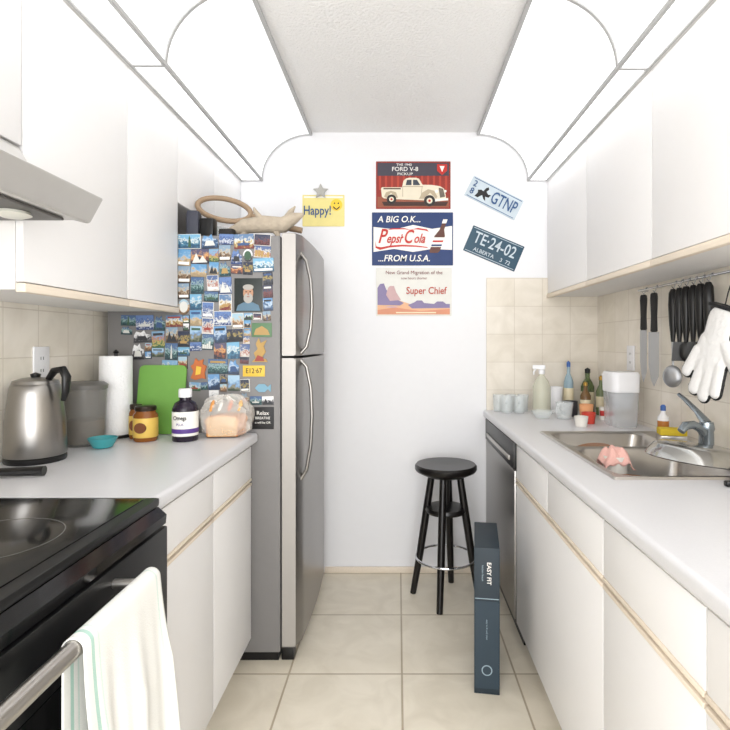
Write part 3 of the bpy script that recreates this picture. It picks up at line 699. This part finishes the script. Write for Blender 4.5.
# towel
def towel():
    hx,hz,r=-.468,.808,.0170
    path=[]
    for k in range(12): path.append((hx-r+.001*k/11,hz-.26*(1-k/11.)))
    sides=[-1]*12
    for k in range(1,10): a=math.pi-math.pi*k/10; path.append((hx+r*math.cos(a),hz+r*math.sin(a))); sides.append(0)
    for k in range(30): path.append((hx+r,hz-.46*k/29.)); sides.append(1)
    nu=64; tb=bmesh.new(); rows=[]
    for (x,z),sd in zip(path,sides):
        d=max(0,hz-z); row=[]
        for i in range(nu+1):
            u=i/nu; w=.240*(1+.20*d/.46 if sd>0 else 1)
            y=.868+(u-.5)*w+.02*d*math.sin(9*u)+(.04*d if sd>0 else 0)
            f=min(1,d/.16)
            amp=(.003+.007*d/.4)*f
            dx=amp*(math.sin(u*13+d*3)+.4*math.sin(u*31+1.3+d*5))
            if sd>0: xx=x+.003*f+abs(amp)*1.2*f+dx*.9+.010*d
            elif sd<0: xx=x+dx*.12
            else: xx=x
            row.append(tb.verts.new((xx,y,z)))
        rows.append(row)
    uvl=tb.loops.layers.uv.new('UVMap')
    for j,(a,c) in enumerate(zip(rows,rows[1:])):
        for i in range(nu):
            f=tb.faces.new((a[i],a[i+1],c[i+1],c[i]))
            for lp,(uu,vv) in zip(f.loops,((i,j),(i+1,j),(i+1,j+1),(i,j+1))): lp[uvl].uv=(uu/nu,vv/len(rows))
    m=bpy.data.materials.new('striped_cotton'); m.use_nodes=True; nt=m.node_tree; N=nt.nodes; L=nt.links; p=N['Principled BSDF']
    tc=N.new('ShaderNodeTexCoord'); sp=N.new('ShaderNodeSeparateXYZ'); L.new(tc.outputs['UV'],sp.inputs[0])
    rp=N.new('ShaderNodeValToRGB'); rp.color_ramp.interpolation='CONSTANT'; e=rp.color_ramp.elements
    W=lin((230,230,226)); G=lin((172,204,193)); G2=lin((208,221,214))
    e[0].position=0; e[0].color=W; e[1].position=.07; e[1].color=G
    for pos,c in ((.10,W),(.14,G2),(.155,W),(.92,G2),(.94,W)):
        q=e.new(pos); q.color=c
    L.new(sp.outputs[0],rp.inputs[0]); L.new(rp.outputs[0],p.inputs['Base Color']); p.inputs['Roughness'].default_value=.9
    wv=N.new('ShaderNodeTexNoise'); wv.inputs['Scale'].default_value=400; bp=N.new('ShaderNodeBump'); bp.inputs['Strength'].default_value=.3; bp.inputs['Distance'].default_value=.002
    L.new(tc.outputs['Object'],wv.inputs['Vector']); L.new(wv.outputs['Fac'],bp.inputs['Height']); L.new(bp.outputs[0],p.inputs['Normal'])
    me=bpy.data.meshes.new('dish_towel')
    for f in tb.faces: f.smooth=True
    o0=Vector((-.445,.868,.35)); bmesh.ops.transform(tb,matrix=Matrix.Translation(-o0),verts=tb.verts)
    tb.to_mesh(me); tb.free(); me.materials.append(m)
    o=bpy.data.objects.new('dish_towel',me); COL.objects.link(o); o.location=o0
    md=o.modifiers.new('thick','SOLIDIFY'); md.thickness=.002; md.offset=1
    meta(o,'white cotton dish towel with green stripes hung over the oven handle','towel',None,None)
towel()

# ------------------------------------------------------------ left worktop items
t=thing('electric_kettle','brushed stainless electric kettle with black handle on the worktop','kettle',(-1.080,1.55,ZL+.0005),world=False,rot=(0,0,R(-10)))
fin(B().lathe([(.078,0),(.080,.004),(.080,.014),(.076,.018)],(0,0,0),black,40),'base',t)
fin(B().lathe([(.079,.018),(.081,.026),(.077,.12),(.068,.20),(.064,.222),(.061,.228)],(0,0,0),handle_m,40),'body',t)
lid=fin(B().lathe([(.061,.2285),(.058,.238),(.035,.246),(.001,.248)],(0,0,0),handle_m,40),'lid',t)
fin(B().lathe([(.012,.248),(.014,.257),(.001,.262)],(0,0,0),black,16),'knob',lid)
fin(B().tube([(.045,0,.243),(.065,0,.268),(.092,0,.272),(.105,0,.25),(.102,0,.205),(.094,0,.18)],[.008,.010,.011,.011,.009,.006],black,14,flat=1.3),'handle',t)
fin(B().prism([(-.062,.215),(-.086,.215),(-.071,.155)],'xz',-.012,.012,handle_m,.003),'spout',t)
t=thing('storage_canister','smoked plastic canister with grey lid on the worktop','canister',(-1.085,1.80,ZL+.0005),world=False)
fin(B().lathe([(.062,0),(.064,.004),(.07,.19),(.067,.19),(.061,.006),(.001,.006)],(0,0,0),smoke,32),'canister_body',t)
fin(B().lathe([(.057,.008),(.060,.085),(.001,.092)],(0,0,0),M('grey_contents',(140,126,110),.8,noise=.2,ns=90),28),'contents',t)
fin(B().lathe([(.072,.191),(.073,.205),(.06,.215),(.001,.216)],(0,0,0),M('grey_lid',(112,110,106),.4),32),'lid',t)
t=thing('paper_towel_holder','white paper towel roll on an upright holder','paper towel',(-1.055,1.945,ZL+.0005),world=False)
fin(B().lathe([(.062,0),(.062,.008),(.001,.01)],(0,0,0),black,32),'base',t)
fin(B().lathe([(.018,.011),(.055,.011),(.056,.014),(.056,.298),(.054,.301),(.02,.301),(.018,.285)],(0,0,0),paper,40,False,False),'roll',t)
fin(B().lathe([(.007,.01),(.007,.31),(.012,.315),(.001,.325)],(0,0,0),black,12),'rod',t)
green=M('green_plastic',(116,168,76),.45,noise=.06)
b=B().prism([(p[0],p[1]) for p in rr(-.092,.092,0,.265,.02,0)],'xz',-.004,.004,green,.0015)
fin(b,'cutting_board',label='green plastic cutting board leaning against the refrigerator side',cat='cutting board',loc=(-.915,1.988,ZL+.0015),rot=(R(-9),0,0))
amb=M('amber_jar',(140,84,36),.15,noise=.1); ylab=M('yellow_label',(226,190,92),.5)
def jar(x,y,r,h,label):
    t=thing('food_jar',label,'jar',(x,y,ZL+.0005),world=False,group='food jars on the worktop')
    fin(B().lathe([(r*.9,0),(r,.005),(r,h*.75),(r*.8,h*.83),(r*.8,h*.86),(.001,h*.86)],(0,0,0),amb,28),'jar_body',t)
    fin(B().lathe([(r+.0004,h*.12),(r+.0008,h*.13),(r+.0008,h*.66),(r+.0004,h*.67)],(0,0,0),ylab,28,False,False),'jar_label',t)
    q=[(0.5*r*math.cos(2*math.pi*k/20),h*.4+h*.15*math.sin(2*math.pi*k/20)) for k in range(20)]
    fin(B().prism(q,'xz',-r-.0025,-r*.85,M('brown_label',(120,70,40),.5)),'label_mark',t)
    fin(B().lathe([(r*.86,h*.862),(r*.88,h*.87),(r*.88,h*.98),(r*.8,h),(.001,h)],(0,0,0),M('black_gold_lid',(50,40,30),.35,.3),28),'lid',t)
jar(-.905,1.865,.041,.125,'amber honey jar with yellow label in front of cutting board')
jar(-.962,1.91,.024,.125,'slim amber jar with yellow label and dark lid')
teal=M('teal_ceramic',(70,160,165),.25)
fin(B().lathe([(.022,0),(.03,.003),(.046,.034),(.043,.035),(.028,.007),(.001,.005)],(0,0,0),teal,32),'small_bowl',label='small teal ceramic bowl on the worktop',cat='bowl',loc=(-.985,1.735,ZL+.0005))
t=thing('medicine_bottle','dark bottle with white cap and white-and-purple label on the worktop','bottle',(-.765,1.87,ZL+.0005),world=False)
fin(B().lathe([(.042,0),(.044,.004),(.044,.115),(.036,.135),(.02,.145),(.02,.155),(.001,.155)],(0,0,0),M('dark_purple_bottle',(34,25,42),.25),32),'bottle_body',t)
b=B().lathe([(.0445,.02),(.0448,.021),(.0448,.105),(.0445,.106)],(0,0,0),wprint,32,False,False); b.lathe([(.0449,.03),(.0451,.031),(.0451,.045),(.0449,.046)],(0,0,0),M('purple_label',(90,60,140),.5),32,False,False)
b.text('Omega',.020,0,-.0475,.085,kprint,bold=.0003,sx=.8); b.text('PLUS',.012,0,-.0475,.062,M('purple_label',(90,60,140),.5))
fin(b,'bottle_label',t)
fin(B().lathe([(.022,.155),(.023,.158),(.023,.182),(.02,.186),(.001,.186)],(0,0,0),plast,24),'bottle_cap',t)
# bread bag
t=thing('bread_bag','crumpled clear plastic bag of sliced bread on the worktop','food bag',(-.64,1.945,ZL+.001),world=False,rot=(0,0,R(6)))
crumb=M('bread_crumb',(232,190,136),.85,noise=.15,ns=60); crust=M('bread_crust',(206,136,72),.7,noise=.15)
for k in range(5):
    y=-.034+k*.0165; x=-.008+.004*k
    sh=[(-.058,.004),(.054,.004),(.056,.045),(.062,.062),(.050,.080),(0,.085),(-.054,.080),(-.066,.062),(-.060,.045)]
    sh=[(a+x,c) for a,c in sh]; b=B(); b.prism(sh,'xz',y,y+.014,crust,.002)
    b.prism([(x+(a-x)*.9,.006+(c-.004)*.92) for a,c in sh],'xz',y-.0006,y+.001,crumb); fin(b,'bread_slice',t)
bagm=M('thin_clear_film',(252,248,240),.1,noise=.02,alpha=.28,bump=.8,bs=30)
def bag(b):
    tb=bmesh.new(); bmesh.ops.create_uvsphere(tb,u_segments=56,v_segments=36,radius=1)
    for v in tb.verts:
        c0=v.co; a=math.atan2(c0.y,c0.x)
        q=[math.copysign(abs(c)**.6,c) for c in c0]
        k=1+.05*math.sin(7*a+3*c0.z)+.03*math.sin(13*a-5*c0.z)+.03*math.sin(9*c0.z+2*a)
        zz=.072+q[2]*.071
        top=max(0,(zz-.09)/.055)
        v.co=Vector((q[0]*.092*k*(1-.12*top)-.008*top,q[1]*.054*k*(1-.35*top),max(.001,zz+.016*top*math.sin(4*a+1)+.012*top*c0.x)))
    b.add(tb,bagm,True)
b=B(); bag(b); fin(b,'bag_film',t)
b=B()
for k,(x,c) in enumerate(((-.05,(230,160,90)),(-.02,(238,236,230)),(.015,(226,120,70)),(.05,(236,190,130)))):
    b.tube([(x,-.044,.100),(x+.006,-.030,.122),(x+.004,-.010,.134)],[.004,.007,.004],M('bag_print_%d'%k,c,.4),8,flat=1.2)
fin(b,'bag_print',t)

# outlets
def outlet(x,y,z,sg,label):
    b=B().box(min(x,x-sg*.006),max(x,x-sg*.006),y-.037,y+.037,z-.058,z+.058,plast,.002)
    for dz in (-.02,.02):
        for dy in (-.006,.006):
            xx=x-sg*.0062; b.box(min(xx,xx-sg*.0004),max(xx,xx-sg*.0004),y+dy-.0012,y+dy+.0012,z+dz-.005,z+dz+.005,kprint)
    fin(b,'wall_outlet',label=label,cat='outlet')
outlet(XL+.0005,1.70,1.18,-1,'white wall outlet on the tiled backsplash behind the kettle')
outlet(XR-.0005,2.42,1.18,1,'white wall outlet on the tiled backsplash above the water pitcher')

# ------------------------------------------------------------ right worktop items
g=fin(B().lathe([(.024,0),(.026,.002),(.03,.09),(.0285,.09),(.0245,.006),(.001,.006)],(0,0,0),glass,24),'drinking_glass',label='small clear drinking glass on the worktop by the wall',cat='glass',group='drinking glasses by the back wall',loc=(.535,2.77,ZR+.0005))
for x,y in ((.60,2.775),(.665,2.77),(.565,2.705),(.63,2.70)):
    dup(g,(x,y,ZR+.0005))
t=thing('spray_bottle','clear spray bottle with pale liquid and white trigger','bottle',(.735,2.66,ZR+.0005),world=False,rot=(0,0,R(160)))
fin(B().lathe([(.042,0),(.045,.005),(.045,.14),(.034,.17),(.014,.198),(.014,.205),(.001,.205)],(0,0,0),M('pale_liquid_plastic',(225,225,205),.12,alpha=.55),28),'bottle_body',t)
b=B().lathe([(.015,.206),(.016,.225),(.010,.23),(.001,.23)],(0,0,0),plast,16); b.box(-.018,.045,-.009,.009,.23,.252,plast,.004); b.tube([(.03,0,.23),(.04,0,.215),(.038,0,.202)],[.005,.005,.004],plast); fin(b,'trigger',t)
cup('tumbler',.03,.04,.135,plast,(.825,2.73,ZR+.0005),'tall white plastic tumbler near the back wall','tumbler')
def wine(name,x,y,r,h,m,label,capm):
    t=thing(name,label,'bottle',(x,y,ZR+.0005),world=False)
    fin(B().lathe([(r*.95,0),(r,.005),(r,h*.58),(r*.7,h*.68),(r*.36,h*.76),(r*.34,h*.96),(.001,h*.96)],(0,0,0),m,26),'bottle_body',t)
    fin(B().lathe([(r+.0004,h*.2),(r+.0007,h*.21),(r+.0007,h*.46),(r+.0004,h*.47)],(0,0,0),cream,26,False,False),'bottle_label',t)
    fin(B().lathe([(r*.4,h*.88),(r*.42,h*.965),(.001,h)],(0,0,0),capm,18),'bottle_cap',t)
wine('tall_bottle',.905,2.76,.025,.27,M('blue_clear_plastic',(170,200,215),.1,alpha=.6),'slim clear bottle with blue cap near the back wall',M('blue_cap',(60,100,170),.4))
wine('tall_bottle',.995,2.73,.034,.235,glassg,'green glass bottle with cream label by the backsplash',kprint)
wine('tall_bottle',.945,2.62,.026,.17,M('brown_glass',(120,90,56),.1),'small brown bottle with cream label',M('gold_cap',(190,150,70),.3,.7))
wine('tall_bottle',1.03,2.64,.024,.20,M('olive_glass',(110,124,84),.1),'slim olive glass bottle against the backsplash',M('gold_cap',(190,150,70),.3,.7))
cup('mug',.034,.036,.075,M('dark_mug',(60,60,64),.3),(.862,2.60,ZR+.0005),'dark ceramic mug on the worktop','mug',(0,0,R(200)),handle=True)
cup('measuring_cup',.032,.042,.08,glass,(.80,2.50,ZR+.0005),'clear glass measuring cup on the worktop','cup',(0,0,R(220)),handle=True)
cup('small_cup',.026,.032,.05,M('red_plastic',(206,70,54),.35),(.865,2.36,ZR+.0005),'small red plastic cup near the sink','cup')
cup('small_cup',.024,.030,.045,platem,(.80,2.27,ZR+.0005),'small white cup near the sink','cup')
cup('tumbler',.028,.034,.07,M('orange_plastic',(236,170,120),.35),(.905,2.50,ZR+.0005),'orange plastic tumbler near the sink','tumbler')
fin(B().lathe([(.03,0),(.034,.002),(.055,.035),(.053,.036),(.033,.005),(.001,.004)],(0,0,0),glass,32),'small_bowl',label='small clear glass bowl on the worktop',cat='bowl',loc=(.70,2.52,ZR+.0005))
b=B().box(-.03,.03,-.02,.02,0,.06,wprint,.002); b.box(-.0302,.0302,-.0206,0,.02,.045,red,.0005)
fin(b,'small_carton',label='small white carton with red band on the worktop',cat='box',loc=(.99,2.47,ZR+.0005),rot=(0,0,R(-10)))
t=thing('water_pitcher','clear water filter pitcher with white lid','pitcher',(.985,2.30,ZR+.0005),world=False)
cgp=M('clear_grey_plastic',(222,225,228),.08,noise=.02,alpha=.36)
fin(B().loft([rr(-.052,.052,-.062,.062,.025,0),rr(-.055,.055,-.064,.064,.025,.01),rr(-.06,.06,-.07,.07,.028,.15)],cgp),'pitcher_body',t)
fin(B().loft([rr(-.036,.036,-.043,.043,.02,.075),rr(-.048,.048,-.055,.055,.02,.148)],M('funnel_plastic',(200,202,206),.3)),'filter_funnel',t)
fin(B().loft([rr(-.061,.061,-.071,.071,.028,.151),rr(-.063,.063,-.073,.073,.028,.225),rr(-.058,.058,-.068,.068,.028,.238)],plast),'pitcher_lid',t)

# utensil rail
ZK=1.478; XK=1.055
t=thing('utensil_rail','steel rail with hooks on the tiled backsplash under the wall cabinets','rail',(XK,1.95,ZK))
fin(B().tube([(XK,1.46,ZK),(XK,2.28,ZK)],.005,chrome,12),'bar',t)
for y in (1.47,2.26): fin(B().tube([(XR-.001,y,ZK),(XK,y,ZK)],.006,chrome),'bracket',t)
HK=[2.20,2.11,1.965,1.92,1.875,1.83,1.785,1.74,1.56]
for y in HK:
    fin(B().tube([(XK,y,ZK+.0075),(XK-.008,y,ZK+.003),(XK-.009,y,ZK-.012),(XK-.014,y,ZK-.022),(XK-.021,y,ZK-.014)],.0018,chrome,8),'hook',t)
def hung(name,y,label,cat,parts,rz=40,dz=0):
    t=thing(name,label,cat,(XK-.016,y,ZK-.024),world=False,rot=(0,0,R(rz)))
    for pn,b in parts: fin(b,pn,t)
def knife(L,w,hl):
    return [('handle',B().prism([(-.012,0),(.012,0),(.014,-.02),(.011,-hl*.6),(.013,-hl),(-.013,-hl),(-.011,-hl*.6),(-.014,-.02)],'yz',-.007,.007,black,.003)),
            ('blade',B().prism([(-w*.45,-hl),(w*.5,-hl),(w*.5,-hl-L*.6),(w*.25,-hl-L*.9),(w*.0,-hl-L),(-w*.45,-hl-L*.8)],'yz',-.001,.001,blade_m))]
hung('kitchen_knife',2.20,'kitchen knife with black handle hanging from the rail','knife',knife(.22,.028,.15),45)
hung('kitchen_knife',2.11,'large kitchen knife with black handle hanging from the rail','knife',knife(.22,.042,.16),45)
def hk(r=1.): return B().tube([(0,0,0),(0,0,-.015),(0,0,-.06),(0,0,-.13),(0,0,-.2)],[.007*r,.013*r,.015*r,.012*r,.006],black,12,flat=1.15)
hung('ladle',1.965,'steel ladle with black handle hanging from the rail','ladle',[('handle',hk()),('shaft',B().tube([(0,0,-.19),(0,0,-.30)],[.005,.004],blade_m)),('bowl',B().ball((-.005,0,-.33),(.014,.036,.042),blade_m))],40)
hung('turner',1.92,'black slotted turner hanging from the rail','turner',[('handle',hk()),('blade',B().prism([(-.02,-.2),(.02,-.2),(.026,-.27),(-.026,-.27)],'yz',-.003,.003,black,.001))],60)
hung('serving_spoon',1.875,'black serving spoon hanging from the rail','spoon',[('handle',hk(1.1)),('bowl',B().ball((0,0,-.235),(.008,.022,.038),black))],60)
hung('spatula',1.83,'black spatula hanging from the rail','spatula',[('handle',hk(.95)),('blade',B().prism([(-.018,-.2),(.018,-.2),(.022,-.26),(-.022,-.26)],'yz',-.003,.003,black,.001))],60)
hung('serving_fork',1.785,'black nylon fork hanging from the rail','fork',[('handle',hk(1.1)),('tines',B().prism([(-.018,-.2),(.018,-.2),(.018,-.26),(.008,-.26),(.008,-.225),(-.008,-.225),(-.008,-.26),(-.018,-.26)],'yz',-.003,.003,black,.001))],60)
hung('basting_brush',1.74,'black handled basting brush hanging from the rail','brush',[('handle',hk()),('bristles',B().box(-.004,.004,-.016,.016,-.25,-.195,M('grey_bristle',(90,90,92),.9),.001))],60)
# oven mitt : plain five-finger padded glove
t=thing('oven_mitt','white padded oven glove with black piping hanging from the rail','oven mitt',(XK-.075,1.57,1.335),world=False,rot=(R(18),0,R(14)))
t.scale=(.88,.88,.88)
mit=M('white_quilted_cotton',(236,235,233),.9,bump=.3,bs=50)
def caps(k,thk,m,x):
    b=B()
    segs=[((0,0,-.02),(.0,0,-.10),.055),((-.0,.0,-.12),(0,.0,-.165),.072),((0,.060,-.15),(0,.085,-.235),.024),((0,.022,-.18),(0,.036,-.285),.025),((0,-.014,-.18),(0,-.012,-.295),.025),((0,-.048,-.17),(0,-.056,-.265),.024),((0,-.05,-.10),(0,-.115,-.165),.027)]
    for a,c,r in segs:
        a=Vector(a);c=Vector(c); n=8
        for i in range(n+1):
            p=a.lerp(c,i/n); b.ball((x,p.y,p.z),(thk,r+k,r+k),m,seg=16)
    return b
ob=fin(caps(0,.016,mit,0),'padding',t); md=ob.modifiers.new('r','REMESH'); md.mode='VOXEL'; md.voxel_size=.004; md.use_smooth_shade=True
ob=fin(caps(.0055,.009,kprint,.001),'piping',t); md=ob.modifiers.new('r','REMESH'); md.mode='VOXEL'; md.voxel_size=.004; md.use_smooth_shade=True
fin(B().box(-.017,.017,-.056,.056,.020,.034,kprint,.005),'cuff_band',t)
fin(B().tube([(.0,0,.03),(.03,.03,.07),(.050,.045,.12),(.065,.05,.15)],.0022,kprint,8),'hanging_loop',t)

# ------------------------------------------------------------ light and camera
w=bpy.data.worlds.new('World'); sc.world=w; w.use_nodes=True
w.node_tree.nodes['Background'].inputs[0].default_value=(.985,.99,1,1); w.node_tree.nodes['Background'].inputs[1].default_value=2.35
ld=bpy.data.lights.new('added_fill_light','AREA'); ld.shape='RECTANGLE'; ld.size=2.0; ld.size_y=1.8; ld.energy=74; ld.color=(.985,.99,1)  # unseen fill panel behind the camera, added to brighten the galley
lo=bpy.data.objects.new('added_fill_light',ld); COL.objects.link(lo); lo.location=(0,-1.6,1.2); lo.rotation_euler=(R(97),0,0)
cam=bpy.data.cameras.new('camera'); cam.sensor_width=36; cam.lens=F/730*36; cam.shift_x=-33/730; cam.shift_y=-22/730; cam.clip_start=.02
co=bpy.data.objects.new('camera',cam); COL.objects.link(co); co.location=(0,0,H); co.rotation_euler=(R(90),0,0)
sc.camera=co
